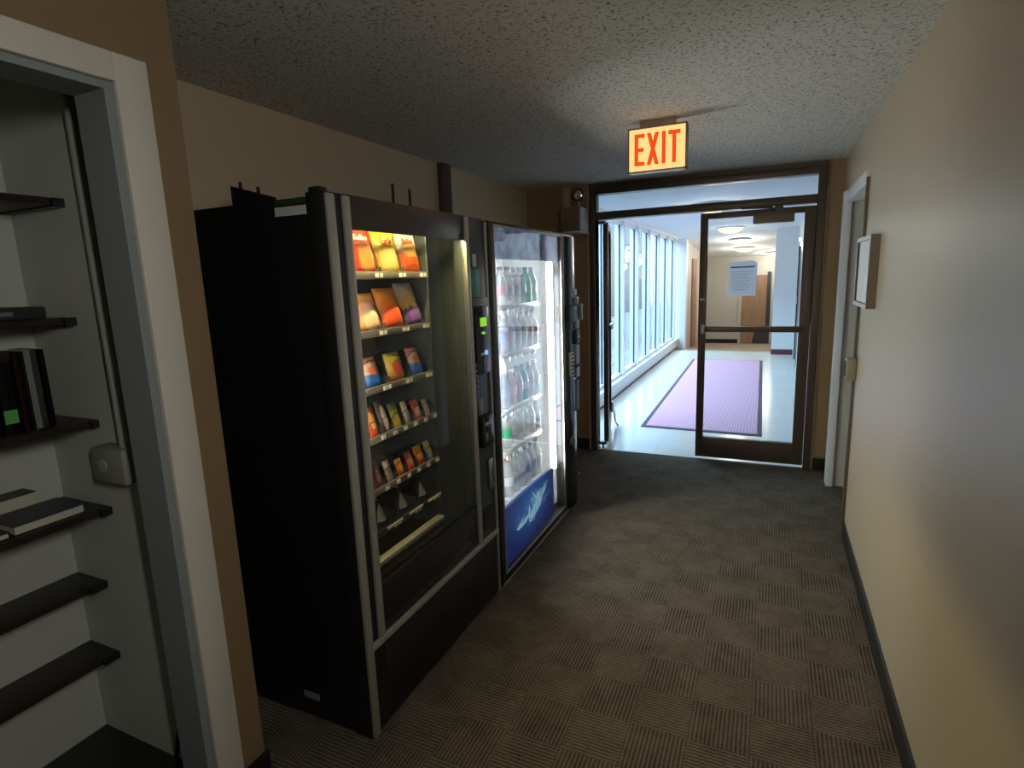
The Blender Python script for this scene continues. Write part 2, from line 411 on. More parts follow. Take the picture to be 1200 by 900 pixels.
MB().tube([(.03, D-.05, 2.045), (-.02, D-.10, 2.075), (-.24, D-.045, 2.088)], .009).box(-.0, .06, D-.075, D-.03, 2.04, 2.085, .004).build('closer_arm', M['bronze'], lf)
# open left leaf
d2 = sroot('door_2', (-1.37, 5.1, 0))
ang = math.atan2(.76, -.168)
tf = Matrix.Translation((-1.368, 5.10, 0)) @ Matrix.Rotation(ang, 4, 'Z')
m = MB(tf)
m.box(0, .075, -.022, .022, .05, 2.075, .003); m.box(.715, .79, -.022, .022, .05, 2.075, .003)
m.box(.075, .715, -.022, .022, .05, .2, .003); m.box(.075, .715, -.022, .022, 2.028, 2.075, .003)
m.build('door_leaf', M['bronze'], d2)
MB(tf).box(.075, .715, -.003, .003, .2, 2.028).build('pane', M['glass'], d2)
m = MB(tf); m.box(.05, .76, -.06, -.028, 1.12, 1.16, .005)
m.build('push_bar', M['steel'], d2)
m = MB(tf); m.tube([(.74, -.03, .22), (.75, -.055, .15), (.755, -.06, .06), (.755, -.09, .012)], .011); m.box(.725, .765, -.045, -.022, .17, .28, .004)
m.build('kick_stop', M['steel'], d2)
MB().box(-1.43, -1.36, 5.05, 5.10, .035, .06, .004).box(-1.43, -1.36, 5.05, 5.10, 2.06, 2.085, .004).box(-1.40, -1.385, 5.06, 5.09, 0, .04).build('pivot', M['bronze'], d2)
def paper_mat():
    m = bpy.data.materials.new('thin_paper'); m.use_nodes = True; nt = m.node_tree; nt.nodes.clear(); N = nt.nodes; L = nt.links
    d = N.new('ShaderNodeBsdfDiffuse'); d.inputs[0].default_value = (.92, .93, .95, 1); t = N.new('ShaderNodeBsdfTranslucent'); t.inputs[0].default_value = (.95, .96, .98, 1)
    x = N.new('ShaderNodeMixShader'); x.inputs[0].default_value = .78; o = N.new('ShaderNodeOutputMaterial')
    L.new(d.outputs[0], x.inputs[1]); L.new(t.outputs[0], x.inputs[2]); L.new(x.outputs[0], o.inputs[0]); return m
# printed notice on the glass
t = thing('notice', 'white printed paper notice taped to the glass of the closed exit door', 'sign', (-.215, D-.001, 1.41))
MB().quad((-.322, D+.001, 1.408), (-.112, D+.001, 1.408), (-.106, D+.001, 1.668), (-.136, D+.001, 1.69), (-.316, D+.001, 1.676)).build('sheet', paper_mat(), t)
MB().box(-.305, -.125, D-.0004, D+.0004, 1.633, 1.643).build('heading', M['ink'], t)
m = MB()
for k in range(9): m.box(-.295, -.135-.02*(k % 3), D-.0004, D+.0004, 1.60-.018*k, 1.604-.018*k)
m.build('text_lines', M['faint'], t)

# ------------------------------------------------------------------ lobby beyond
SL = .08
struct(MB().box(-1.95, .55, D+.02, 12.4, -.1, 0).build('floor', M['tile']))
struct(MB().prism([(12.4, 0), (19.2, -SL*6.8), (19.2, -SL*6.8-.1), (12.4, -.1)], 'x', -1.95, 1.4).build('floor', M['ramp']))
struct(MB().box(-1.95, .55, D+.06, 12.4, CZ, CZ+.12).build('ceiling', M['lobbyceil']))
struct(MB().prism([(12.4, CZ), (19.2, CZ-SL*6.8), (19.2, CZ-SL*6.8+.12), (12.4, CZ+.12)], 'x', -1.95, 1.4).build('ceiling', M['lobbyceil']))
m = MB(); m.box(.43, .53, D+.12, 10.55, 0, CZ); m.box(.43, .53, 11.45, 12.4, 0, CZ); m.box(.43, .53, 10.55, 11.45, 2.02, CZ)
struct(m.build('wall_lobby_right', M['lobby']))
d = sroot('door_4', (.45, 11, 0))
m = MB(); m.box(.423, .47, 10.5, 10.56, 0, 2.06); m.box(.423, .47, 11.44, 11.5, 0, 2.06); m.box(.423, .47, 10.56, 11.44, 2.0, 2.06); m.build('door_frame', M['bluegrey'], d)
MB().box(.445, .48, 10.56, 11.44, .01, 2.0).build('door_leaf', M['greydoor'], d)
MB().box(.40, .43, 11.32, 11.42, 1.0, 1.14, .005).build('door_handle', M['white'], d)
struct(MB().box(.05, 1.4, 12.05, 12.4, -.05, CZ).build('wall_pier', M['lobby']))
struct(MB().box(.046, .43, 12.035, 12.05, 0, .10, .003).build('baseboard_pier', M['redbase']))
struct(MB().box(1.3, 1.4, 12.4, 19.2, -.7, CZ).build('wall_ramp_right', M['beige']))
m = MB(); m.box(-1.95, 1.4, 17.1, 17.2, -.7, CZ)
struct(m.build('wall_ramp_end', M['beige']))
m = MB(); m.box(-2.0, -1.72, 13.0, 19, -.7, CZ)
struct(m.build('wall_ramp_left', M['beige']))
struct(MB().box(-1.72, -.80, 17.085, 17.1, -.4, -.26).build('baseboard_ramp', M['base']))
d = sroot('door_5', (-.45, 17.1, -.38))
MB().box(-.80, -.735, 17.06, 17.1, -.38, 1.58).box(-.735, -.1, 17.06, 17.1, 1.50, 1.58).build('door_frame', M['beige'], d)
MB().box(-.10, -.0, 17.06, 17.1, -.38, 1.58).build('door_frame', M['darkframe'], d)  # dark strip painted in for the shadow beside the door
dl = MB().box(-.735, -.1, 17.07, 17.1, -.375, 1.50).build('door_leaf', M['wood'], d)
MB().prism([(-.44, -.37), (-.1, -.37), (-.1, -.06), (-.38, -.06)], 'y', 17.06, 17.07).build('kick_plate', M['darkframe'], dl)
d = sroot('door_6', (-1.7, 14.6, -.15))
MB().box(-1.72, -1.69, 14.1, 14.95, -.2, 1.95).build('door_frame', M['wood'], d)
MB().box(-1.705, -1.68, 14.18, 14.87, -.18, 1.88).build('door_leaf', M['wood'], d)
MB().lathe([(0, 0), (.03, .01), (.03, .04), (0, .05)], (-1.68, 14.28, .85), 'x', 12).build('door_handle', M['steel'], d)
# long runner
t = thing('floor_runner', 'long ribbed magenta runner mat on the pale lobby floor', 'mat', (-.65, 8.5, 0))
q = [(-1.215, 5.93), (-.02, 5.885), (-.085, 11.1), (-1.29, 11.11)]
MB().prism(q, 'z', 0.0005, .007).build('rubber_border', M['runner_edge'], t)
def lerp(a, b, f): return (a[0]+(b[0]-a[0])*f, a[1]+(b[1]-a[1])*f)
c = (sum(p[0] for p in q)/4, sum(p[1] for p in q)/4)
q2 = [(p[0]+(.045 if p[0] < c[0] else -.045), p[1]+(.05 if p[1] < c[1] else -.05)) for p in q]
MB().prism(q2, 'z', .006, .011).build('ribbed_pile', M['runner'], t)
# window wall
WX = -1.85
struct(MB().box(WX-.15, WX, D+.12, 13.0, 0, .17).box(WX-.15, WX+.03, D+.12, 13.0, .17, .205, .006).build('wall_lobby_left', M['lobby']))
struct(MB().box(WX, WX+.012, D+.12, 13.0, 0.0, .02).build('baseboard_lobby', M['darkframe']))
struct(MB().box(WX-.15, WX, D+.12, 13.0, 2.33, CZ+.1).build('trim_5', M['lobby']))
struct(MB().box(WX-.2, WX+.16, 12.95, 13.2, -.2, CZ).build('wall_column', M['lobby']))
ys = [D+.14+.93*k for k in range(9)]
w = sroot('window_1', (WX, 9, .2))
for i, y in enumerate(ys):
    MB().box(WX-.14, WX-.005, y-.03, y+.03, .205, 2.33, .003).build('mullion', M['lobby'], w)
    MB().box(WX-.085, WX-.065, y-.038, y+.038, .205, 2.33, .002).build('gasket', M['bluegrey'], w)
for i in range(8):
    MB().box(WX-.078, WX-.072, ys[i]+.03, ys[i+1]-.03, .205, 2.33).build('pane', M['winglass'], w)
MB().box(WX-.11, WX-.04, ys[0], ys[-1], .205, .245).box(WX-.11, WX-.04, ys[0], ys[-1], 2.29, 2.33).build('rail', M['white'], w)
# outside
struct(MB().box(-16, -2.0, -12, 40, -.3, -.2).build('ground_snow', M['snow']))
b = thing('brick_building', 'brick building with pale mortar seen through the lobby windows', 'building', (-7, 11, -.2))
MB().box(-9, -6.5, -2, 34, -.2, 4.4).build('wall', M['brick'], b)
m = MB().box(-9.1, -6.4, -2.1, 34.1, 4.4, 4.6).build('parapet', M['bluegrey'], b)
for y in (11.2, 16.5, 22.5):
    f = MB().box(-6.53, -6.45, y, y+1.6, .8, 2.3).build('window', M['coolgrey'], b)
    MB().box(-6.46, -6.44, y+.08, y+1.52, .88, 2.22).build('pane', M['bluegrey'], f)

# ceiling lights
LS = 'ceiling lights along the lobby'
for x, y, lab in ((-.655, 7.15, 'round ceiling light seen through the transom above the exit door'),
             (-.70, 11.06, 'largest lit round ceiling light seen through the closed exit door glass'),
             (-.66, 13.54, 'middle of three lit round ceiling lights in line behind the closed exit door'),
             (-.63, 15.1, 'lit round ceiling light just above the paper notice, farthest of the three in line'),
             (.06, 16.4, 'lit round ceiling light at far end, partly behind the white pier')):
    z = CZ if y < 12.4 else CZ-SL*(y-12.4)
    t = thing('ceiling_light', lab, 'ceiling light', (x, y, z), LS)
    MB().lathe([(.235, 0), (.235, -.02), (.215, -.025)], (x, y, z)).build('rim', M['white'], t)
    l = bpy.data.lights.new('dome_bulb', 'POINT'); l.energy = 5 if y < 12 else 32; l.color = (1, .92, .82); l.shadow_soft_size = .12
    lo = bpy.data.objects.new('dome_bulb', l); COL.objects.link(lo); lo.location = (x, y, z-.22)
    MB().lathe([(.215, -.02), (.20, -.05), (.15, -.085), (.08, -.105), (0, -.11)], (x, y, z), n=28).build('diffuser', M['dome'], t)

# ------------------------------------------------------------------ exit sign
t = thing('exit_sign', 'illuminated cream EXIT sign with red letters hanging from the ceiling', 'sign', (-.57, 3.17, CZ))
X0, X1, Z0, Z1, Y0 = -.722, -.42, 2.133, 2.357, 3.15
m = MB(); m.box(X0, X0+.008, Y0, Y0+.055, Z0, Z1); m.box(X1-.008, X1, Y0, Y0+.055, Z0, Z1); m.box(X0, X1, Y0, Y0+.055, Z0, Z0+.008); m.box(X0, X1, Y0, Y0+.055, Z1-.008, Z1)
m.build('housing', M['exitbody'], t)
MB().box(X0+.007, X1-.007, Y0+.003, Y0+.009, Z0+.007, Z1-.007).box(X0+.007, X1-.007, Y0+.046, Y0+.052, Z0+.007, Z1-.007).build('face', M['exitface'], t)
MB().box(-.66, -.485, Y0+.0, Y0+.07, Z1, CZ, .004).build('canopy', M['exitbody'], t)
lz0, lz1, st = 2.168, 2.325, .019
def letter(n, polys):
    m = MB()
    for p in polys: m.prism(p, 'y', Y0-.0015, Y0+.0035)
    return m.build(n, M['exitletter'], t)
def R(x0, x1, z0, z1): return [(x0, z0), (x1, z0), (x1, z1), (x0, z1)]
x = -.686
letter('letter_e', [R(x, x+st, lz0, lz1), R(x, x+.052, lz0, lz0+st), R(x, x+.052, lz1-st, lz1), R(x, x+.047, (lz0+lz1)/2-st/2, (lz0+lz1)/2+st/2)])
x = -.622
letter('letter_x', [[(x, lz0), (x+.02, lz0), (x+.062, lz1), (x+.042, lz1)], [(x+.042, lz0), (x+.062, lz0), (x+.02, lz1), (x, lz1)]])
x = -.545
letter('letter_i', [R(x, x+st, lz0, lz1)])
x = -.513
letter('letter_t', [R(x, x+.06, lz1-st, lz1), R(x+.0205, x+.0395, lz0, lz1)])

# ------------------------------------------------------------------ emergency light
t = thing('emergency_light', 'brown emergency light box with round lamp head left of the exit door', 'emergency light', (-1.56, D-.15, 2.0))
MB().box(-1.655, -1.49, D-.28, D-.0, 1.985, 2.19, .006).build('battery_box', M['emer'], t)
MB().box(-1.492, -1.482, D-.26, D-.02, 1.995, 2.185, .003).build('side_cover', M['emerl'], t)
MB().box(-1.66, -1.475, D-.285, D, 1.972, 1.988, .003).build('base_lip', M['emerl'], t)
MB().tube([(-1.515, D-.20, 2.185), (-1.515, D-.20, 2.24)], .008).build('stem', M['emerl'], t)
MB().lathe([(0, .06), (.03, .055), (.048, .02), (.052, -.01), (.052, -.02), (.046, -.022)], (-1.515, D-.21, 2.285), 'y').build('lamp_head', M['cable'], t)
MB().lathe([(.046, -.018), (.03, -.026), (0, -.03)], (-1.515, D-.21, 2.285), 'y').build('lens', M['lens'], t)

# ------------------------------------------------------------------ framed notice on right wall
t = thing('picture_frame', 'shallow framed print hanging on the right wall near the doorway', 'picture frame', (RW, 3.4, 1.6))
m = MB(); m.box(RW-.04, RW, 3.24, 3.262, 1.40, 1.755); m.box(RW-.04, RW, 3.69, 3.712, 1.40, 1.755); m.box(RW-.04, RW, 3.262, 3.69, 1.40, 1.42); m.box(RW-.04, RW, 3.262, 3.69, 1.735, 1.755)
m.build('frame', M['framewood'], t)
m = MB(); m.box(RW-.042, RW-.038, 3.24, 3.712, 1.40, 1.42); m.box(RW-.042, RW-.038, 3.24, 3.712, 1.735, 1.755); m.box(RW-.042, RW-.038, 3.24, 3.262, 1.42, 1.735); m.box(RW-.042, RW-.038, 3.69, 3.712, 1.42, 1.735)
m.build('frame_face', M['frame'], t)
MB().box(RW-.03, RW-.024, 3.26, 3.692, 1.418, 1.737).build('print', M['picture'], t)

# ------------------------------------------------------------------ SNACK MACHINE
FX = -1.215
A0, A1, H1 = 1.362, 2.405, 1.868
snack = thing('snack_vending_machine', 'black snack vending machine with warm lit glass front beside the closet wall', 'vending machine', (-1.62, 1.88, 0))
m = MB()                                           # cabinet shell, open at the front
m.box(-2.055, FX-.075, A0+.004, A0+.034, .03, H1); m.box(-2.055, FX-.075, A1-.034, A1-.004, .03, H1)
m.box(-2.055, -2.02, A0+.03, A1-.03, .03, H1); m.box(-2.055, FX-.075, A0+.03, A1-.03, H1-.04, H1); m.box(-2.055, FX-.075, A0+.03, A1-.03, .03, .36)
m.build('cabinet', M['black'], snack)
for (x, y) in ((-1.98, A0+.06), (-1.98, A1-.06), (-1.33, A0+.06), (-1.33, A1-.06)):
    MB().lathe([(.02, 0), (.025, .012), (.012, .014), (.012, .034)], (x, y, 0)).build('foot', M['cable'], snack)
dr = MB()                                         # door frame
dr.box(FX-.07, FX, A0, 1.472, .02, H1+.012, .003); dr.box(FX-.07, FX, 1.466, A1, .02, .345, .006)
dr.box(FX-.07, FX, 1.466, 2.205, .345, .40, .004)
door = dr.build('door', M['black'], snack)
MB().box(FX-.008, FX+.001, 1.466, 2.235, 1.775, H1+.012, .002).box(FX-.09, FX-.007, 1.40, 2.40, H1-.012, H1+.012).build('header_panel', M['brownhd'], door)
MB().box(FX-.016, FX-.010, 1.468, 2.205, .39, 1.78).build('glass', M['snackglass'], door)
for (a, b, z0, z1) in ((A0+.002, A0+.037, .02, H1+.006), (1.436, 1.468, .37, H1+.006), (2.203, 2.234, .36, H1+.006), (A1-.014, A1, .02, H1-.0)):
    MB().box(FX-.002, FX+.012, a, b, z0, z1, .005).build('trim_strip', M['silver'], door)
MB().box(FX-.002, FX+.014, A0+.03, A1-.0, .345, .372, .005).build('trim_strip', M['silver'], door)
MB().box(FX-.06, FX+.002, 1.47, 2.205, .40, .565, .004).build('delivery_flap', M['blackgl'], door)
MB().box(FX-.075, FX-.04, 1.475, 1.985, .585, .603, .003).build('bin_lip', M['silver'], door)
# control panel
cp = MB().box(FX-.07, FX, 2.232, A1-.012, .37, H1, .004).build('control_panel', M['bluegrey'], door)
MB().box(FX-.002, FX+.004, 2.272, 2.305, 1.665, 1.72, .001).build('notice_sticker', M['sticker'], cp)
MB().box(FX-.002, FX+.003, 2.25, 2.335, 1.53, 1.655, .001).build('teal_sticker', M['ltgreen'], cp)
MB().box(FX-.002, FX+.018, 2.25, 2.37, 1.49, 1.525, .004).build('card_reader_lip', M['coolgrey'], cp)
rd = MB().box(FX-.002, FX+.012, 2.262, 2.388, 1.175, 1.485, .004).build('payment_panel', M['blackgl'], cp)
MB().box(FX+.010, FX+.016, 2.30, 2.36, 1.395, 1.435, .002).build('display', M['lcd'], rd)
MB().lathe([(0, .012), (.006, .012), (.006, 0)], (FX+.012, 2.318, 1.365), 'x', 10).build('indicator_light', M['lcd'], rd)
MB().lathe([(0, .008), (.010, .008), (.012, 0)], (FX+.011, 2.345, 1.272), 'x', 12).build('blue_indicator', M['bluled'], rd)
MB().box(FX+.01, FX+.016, 2.29, 2.33, 1.262, 1.275, .002).build('slot', M['silver'], rd)
for k in range(8):
    MB().box(FX-.002, FX+.008, 2.248, 2.272, 1.225-.024*k-.012, 1.225-.024*k+.004, .002).build('selection_button', M['coolgrey'], cp)
bx = MB().box(FX-.002, FX+.01, 2.255, 2.30, .985, 1.065, .003).build('bill_label', M['tray'], cp)
bv = MB().box(FX-.002, FX+.03, 2.255, 2.36, .83, .98, .006).build('bill_acceptor', M['blackgl'], cp)
MB().box(FX+.028, FX+.034, 2.27, 2.345, .935, .95, .002).build('bill_slot', M['silver'], bv)
MB().box(FX+.028, FX+.034, 2.272, 2.29, .86, .90, .002).build('button', M['coolgrey'], bv)
lk = MB().box(FX-.002, FX+.016, 2.325, 2.36, .60, .755, .005).build('lock_plate', M['steel'], cp)
MB().lathe([(0, .014), (.012, .014), (.013, 0)], (FX+.014, 2.343, .625), 'x', 12).build('lock', M['coolgrey'], lk)
MB().box(FX-.02, FX+.006, 2.265, 2.36, .41, .52, .006).build('coin_return', M['blackgl'], cp)
# top bits
MB().prism([(-1.70, H1-.002), (-1.50, H1-.002), (-1.50, 1.895), (-1.70, 1.95)], 'y', 1.455, 1.461).box(-1.70, -1.50, 1.461, 1.50, H1-.002, H1+.003).build('top_bracket', M['black'], snack)
MB().tube([(-1.655, 1.458, 1.93), (-1.655, 1.458, 1.958)], .006).build('bracket_pin', M['black'], snack)
MB().tube([(-1.575, 1.458, 1.91), (-1.575, 1.458, 1.935)], .006).build('bracket_pin', M['black'], snack)
MB().box(FX-.06, FX-.015, A0, A0+.04, H1+.01, H1+.028, .008).build('hinge_cap', M['black'], snack)
for y, zt in ((2.255, 2.052), (2.555-.165, 2.045)):
    MB().tube([(-1.60, y, H1-.002), (-1.60, y, zt)], .007).build('antenna', M['cable'], snack)
MB().tube([(-1.5, 2.28, H1), (-1.46, 2.30, H1+.045), (-1.40, 2.36, H1+.05), (-1.34, 2.395, H1+.01)], .006).build('top_cable', M['cable'], snack)
MB().box(-1.412, -1.287, A0+.0, A0+.0045, 1.818, 1.845).build('rating_label', M['sticker'], snack)
MB().box(-1.412, -1.287, A0+.0, A0+.0045, 1.85, 1.868).build('green_label', M['dgreen'], snack)
MB().box(-1.52, -1.45, A0+.0, A0+.0045, .10, .125).build('lower_label', M['coolgrey'], snack)
# interior
m = MB()
m.box(-1.96, -1.95, 1.40, 2.36, .37, 1.82); m.box(-1.95, -1.29, 1.398, 1.402, .37, 1.82); m.box(-1.95, -1.29, 2.36, 2.365, .37, 1.82)
m.box(-1.95, -1.29, 1.40, 2.36, 1.822, 1.826)
m.build('interior_liner', M['inner'], snack)
MB().box(-1.95, -1.33, 2.074, 2.086, .62, 1.82).build('column_divider', M['inner'], snack)
MB().prism([(-1.275, 1.800), (-1.262, 1.7985), (-1.252, 1.803), (-1.252, 1.822), (-1.275, 1.822)], 'y', 1.478, 2.182).build('light_shield', M['coolgrey'], snack)  # unseen shield added behind the strip to turn its light outward
MB().quad((-1.2615, 1.48, 1.7975), (-1.2585, 1.48, 1.7995), (-1.2585, 2.18, 1.7995), (-1.2615, 2.18, 1.7975)).build('light_strip', M['ledwarm'], snack)
MB().box(-1.262, -1.250, 1.4735, 1.4765, .98, 1.72).build('added_side_fill', glow('snack_side_fill', (1.0, .82, .58), 78), snack)  # hidden fill strip added behind the door post to light the lower packets
TZ = [1.636, 1.426, 1.219, 1.034, .834, .669]
NC = [3, 3, 3, 6, 6, 3]
def helix(y, z, r, x0, x1, turns, n=20):
    p = []
    for i in range(int(turns*n)+1):
        f = i/(turns*n); a = 2*PI*i/n
        p.append((x0+(x1-x0)*f, y+r*math.sin(a), z-r*math.cos(a)))
    return p
CY0, CY1 = 1.628, 2.065
def colc(row, k):
    w = (CY1-CY0)/NC[row]; return CY0+w*(k+.5)
for r, z in enumerate(TZ):
    m = MB().box(-1.94, -1.318, 1.555, 2.07, z-.012, z-.006)
    for k in range(NC[r]+1):
        y = CY0+(CY1-CY0)/NC[r]*k
        m.box(-1.93, -1.335, y-.0015, y+.0015, z-.008, z+.03)
    tr = m.build('tray', M['inner'], snack)
    MB().box(-1.32, -1.31, 1.555, 2.055, z-.014, z+.012, .002).build('price_rail', M['tray'] if r < 5 else M['cable'], tr)
    if r == 5:
        for k in range(3): MB().box(-1.311, -1.304, colc(5, k)-.045, colc(5, k)+.055, z+.0, z+.010, .002).build('rail_glint', M['cream'], tr)  # cream strips stand in for light reflected along the rail
    for k in range(NC[r]):
        y = colc(r, k); h = .022 if NC[r] == 3 else .012
        MB().box(-1.3105, -1.3075, y+.0, y+h*.9, z-.009, z+.006).build('price_tag', M['tag'], tr)
        MB().box(-1.3105, -1.3075, y+h*1.35, y+h*2.0, z-.009, z+.006).build('price_tag', M['tag'], tr)
        rr = .050 if NC[r] == 3 else .028
        pitch = .085 if NC[r] == 3 else .05
        MB().tube(helix(y, z+rr+.004, rr, -1.314, -1.314-pitch*3.1, 3.1, 18), .0019 if NC[r] == 3 else .0016, 5).build('coil', M['coil'], snack)
for k in range(3):       # empty bottom columns: pale pusher plates
    y = colc(5, k)
    MB().grid(lambda u, v, y=y: (-1.375-.05*v+.02*math.sin(PI*u), y-.035+.07*u, .68+.085*v), 8, 4).build('pusher_plate', M['cream'], snack)
    MB().prism([(y-.062, .68), (y-.04, .68), (y-.036, .73), (y-.02, .77), (y-.05, .78), (y-.066, .75)], 'x', -1.45, -1.36).build('column_guide', M['coil'], snack)

# packets
def bag_mesh(w, h, dpt):
    def side(s):
        def f(u, v):
            e = max(0, 1-(abs(2*u-1))**2.6)*max(0, 1-(abs(2*v-1))**3.2)
            cr = .0015*math.sin(v*40)*(1 if v < .06 or v > .94 else 0)
            pin = 1-.05*math.sin(PI*v)
            wr = .05*dpt*math.sin(9*u+5*v)*e
            return (s*(dpt*.5*e**.6+wr+.0006)+cr, (u-.5)*w*pin, v*h)
        return f
    m = MB(); m.grid(side(1), 14, 16); m.grid(side(-1), 14, 16)
    return m
def packet(name, label, cat, w, h, dp, mt, loc, lean, yaw=0, group='snacks in the vending machine'):
    o = bag_mesh(w, h, dp).build(name, mt)
    o.location = loc; o.rotation_euler = (0, -lean, yaw)
    return tag(o, label, cat, group)
Wd = (.8, .78, .72)
PK = dict(
    redchip=pack_mat('p_redchip', (0.413, 0.275, 0.028), (0.413, 0.033, 0.017), (0.385, 0.028, 0.017), (0.468, 0.193, 0.044), cv=.3, z2=.86),
    yelchip=pack_mat('p_yelchip', (0.468, 0.303, 0.011), (0.468, 0.319, 0.011), (0.468, 0.275, 0.011), (0.468, 0.374, 0.138), cv=.24, rv=.22, cu=.4, ru=.36),
    whichip=pack_mat('p_whichip', (0.396, 0.385, 0.396), (0.440, 0.363, 0.248), (0.396, 0.066, 0.011), (0.440, 0.231, 0.055), cv=.5, rv=.18, z1=.45, z2=.62),
    tanbag=pack_mat('p_tanbag', (.75, .33, .06), (.75, .40, .30), (.62, .32, .10), (.80, .60, .40), cv=.3),
    orgbag=pack_mat('p_orgbag', (.80, .28, .03), (.80, .24, .02), (.75, .14, .03), (.80, .10, .03), cv=.3, cu=.4),
    purbag=pack_mat('p_purbag', (.72, .60, .45), (.72, .45, .12), (.12, .05, .20), (.22, .10, .42), cv=.2, z1=.4, rv=.2),
    bluebag=pack_mat('p_bluebag', (.65, .25, .15), (.75, .55, .40), (.02, .20, .70), (.75, .15, .05), cv=.55, rv=.16, z1=.44, z2=.8),
    yelbag=pack_mat('p_yelbag', (.70, .62, .08), (.75, .55, .10), (.70, .35, .06), (.72, .10, .06), cv=.45, rv=.28),
    cand_r=pack_mat('p_candr', (.30, .05, .03), (.72, .10, .03), (.75, .08, .03), (.80, .45, .10), cv=.55, rv=.3),
    cand_b=pack_mat('p_candb', (.05, .03, .02), (.07, .035, .025), (.06, .03, .02), (.60, .52, .42), cv=.45, rv=.4, ru=.3),
    cand_y=pack_mat('p_candy', (.10, .12, .03), (.35, .33, .03), (.75, .50, .03), (.80, .55, .05), cv=.3),
    cand_w=pack_mat('p_candw', (.50, .42, .30), (.55, .47, .34), (.50, .40, .28), (.40, .32, .22)),
    cand_p=pack_mat('p_candp', (.55, .05, .05), (.60, .08, .06), (.60, .06, .10), (.75, .50, .30), cv=.4),
    cand_k=pack_mat('p_candk', (.03, .015, .015), (.05, .02, .02), (.12, .03, .02), (.35, .22, .18), cv=.4, ru=.2),
    cand_o=pack_mat('p_cando', (.75, .30, .03), (.78, .26, .02), (.70, .08, .02), (.85, .45, .04), cv=.5),
    cand_g=pack_mat('p_candg', (.50, .45, .20), (.55, .45, .25), (.05, .25, .65), (.75, .65, .05), cv=.3, z1=.45),
)
def front(r, k, dx=.0): return ((-1.352 if r < 3 else -1.338)-dx, colc(r, k), TZ[r]+.0)
T1 = [('redchip', 'red crisp packet on top shelf of the snack machine', .14, .20),
      ('yelchip', 'yellow crisp packet on top shelf of the snack machine', .14, .215),
      ('whichip', 'white and orange crisp packet on top shelf of the snack machine', .135, .205)]
for k, (mt, lb, w, h) in enumerate(T1):
    lean = -.20
    o = packet('crisp_packet', lb, 'crisp packet', w, h, .055, PK[mt], front(0, k, .0), .2)
    if k == 1: text_mesh('logo', "Lay's", .036, mat('logo_red', (.75, .05, .04), .4), o, (.0350, -.024, .122), (PI/2, 0, PI/2))
    if k == 2: text_mesh('logo', "Ruffles", .028, mat('logo_orange', (.78, .14, .05), .4), o, (.0340, -.026, .128), (PI/2, 0, PI/2))
    if k == 0: text_mesh('logo', "Ruffles", .028, M['tag'], o, (.0340, -.026, .128), (PI/2, 0, PI/2))
    c = o.copy(); COL.objects.link(c); c.location.x -= .085; c.location.z += .01
    c['label'] = lb.replace(' on top', ' behind the front one on top')
    if k == 0: c.data = c.data.copy(); c.data.materials[0] = PK['yelchip']; c['label'] = 'yellow packet behind the red crisp packet on the top shelf'
T2 = [('tanbag', 'tan and pink snack packet, leftmost on the second shelf of the snack machine', .138, .15, .28),
      ('orgbag', 'bright orange snack packet in the middle of the second snack shelf', .138, .165, .25),
      ('purbag', 'pale packet with purple base, rightmost on the second snack shelf', .13, .185, .30)]
for k, (mt, lb, w, h, ln) in enumerate(T2):
    o = packet('snack_packet', lb, 'snack packet', w, h, .055, PK[mt], front(1, k, 0), ln, .04*(k-1))
T3 = [('bluebag', 'blue and orange cookie packet, left on the third snack shelf', .085, .115, .3),
      ('yelbag', 'yellow packet with red oval in the middle of the third snack shelf', .10, .115, .25),
      ('bluebag', 'narrow blue and orange cookie packet, right on the third snack shelf', .075, .12, .3)]
for k, (mt, lb, w, h, ln) in enumerate(T3):
    packet('snack_packet', lb, 'snack packet', w, h, .045, PK[mt], front(2, k, 0), ln)
T4 = [('cand_r', 'red-orange chocolate packet at the left end of the fourth snack shelf'), ('cand_b', 'dark brown bar with pale lettering, second on the fourth snack shelf'),
      ('cand_y', 'yellow and green sweet packet, third on the fourth snack shelf'), ('cand_w', 'cream sweet packet, fourth on the fourth snack shelf'),
      ('cand_p', 'red sweet packet with pale print, fifth on the fourth snack shelf'), ('cand_w', 'slim cream bar at the right end of the fourth snack shelf')]
for k, (mt, lb) in enumerate(T4):
    packet('chocolate_bar', lb, 'chocolate bar', (.055, .05, .05, .032, .05, .03)[k], (.115, .13, .105, .095, .085, .075)[k], .022, PK[mt], front(3, k, 0), .3)
T5 = [('cand_k', 'dark brown bar at the left end of the fifth snack shelf'), ('cand_w', 'brown and cream bar, second on the fifth snack shelf'),
      ('cand_o', 'plain orange packet, third on the fifth snack shelf'), ('cand_r', 'red and orange bar, fourth on the fifth snack shelf'),
      ('cand_o', 'orange and red packet, fifth on the fifth snack shelf'), ('cand_g', 'blue and yellow packet at the right end of the fifth snack shelf')]
for k, (mt, lb) in enumerate(T5):
    packet('chocolate_bar', lb, 'chocolate bar', (.05, .035, .04, .045, .055, .045)[k], (.115, .085, .07, .08, .085, .085)[k], .022, PK[mt], front(4, k, 0), .3)

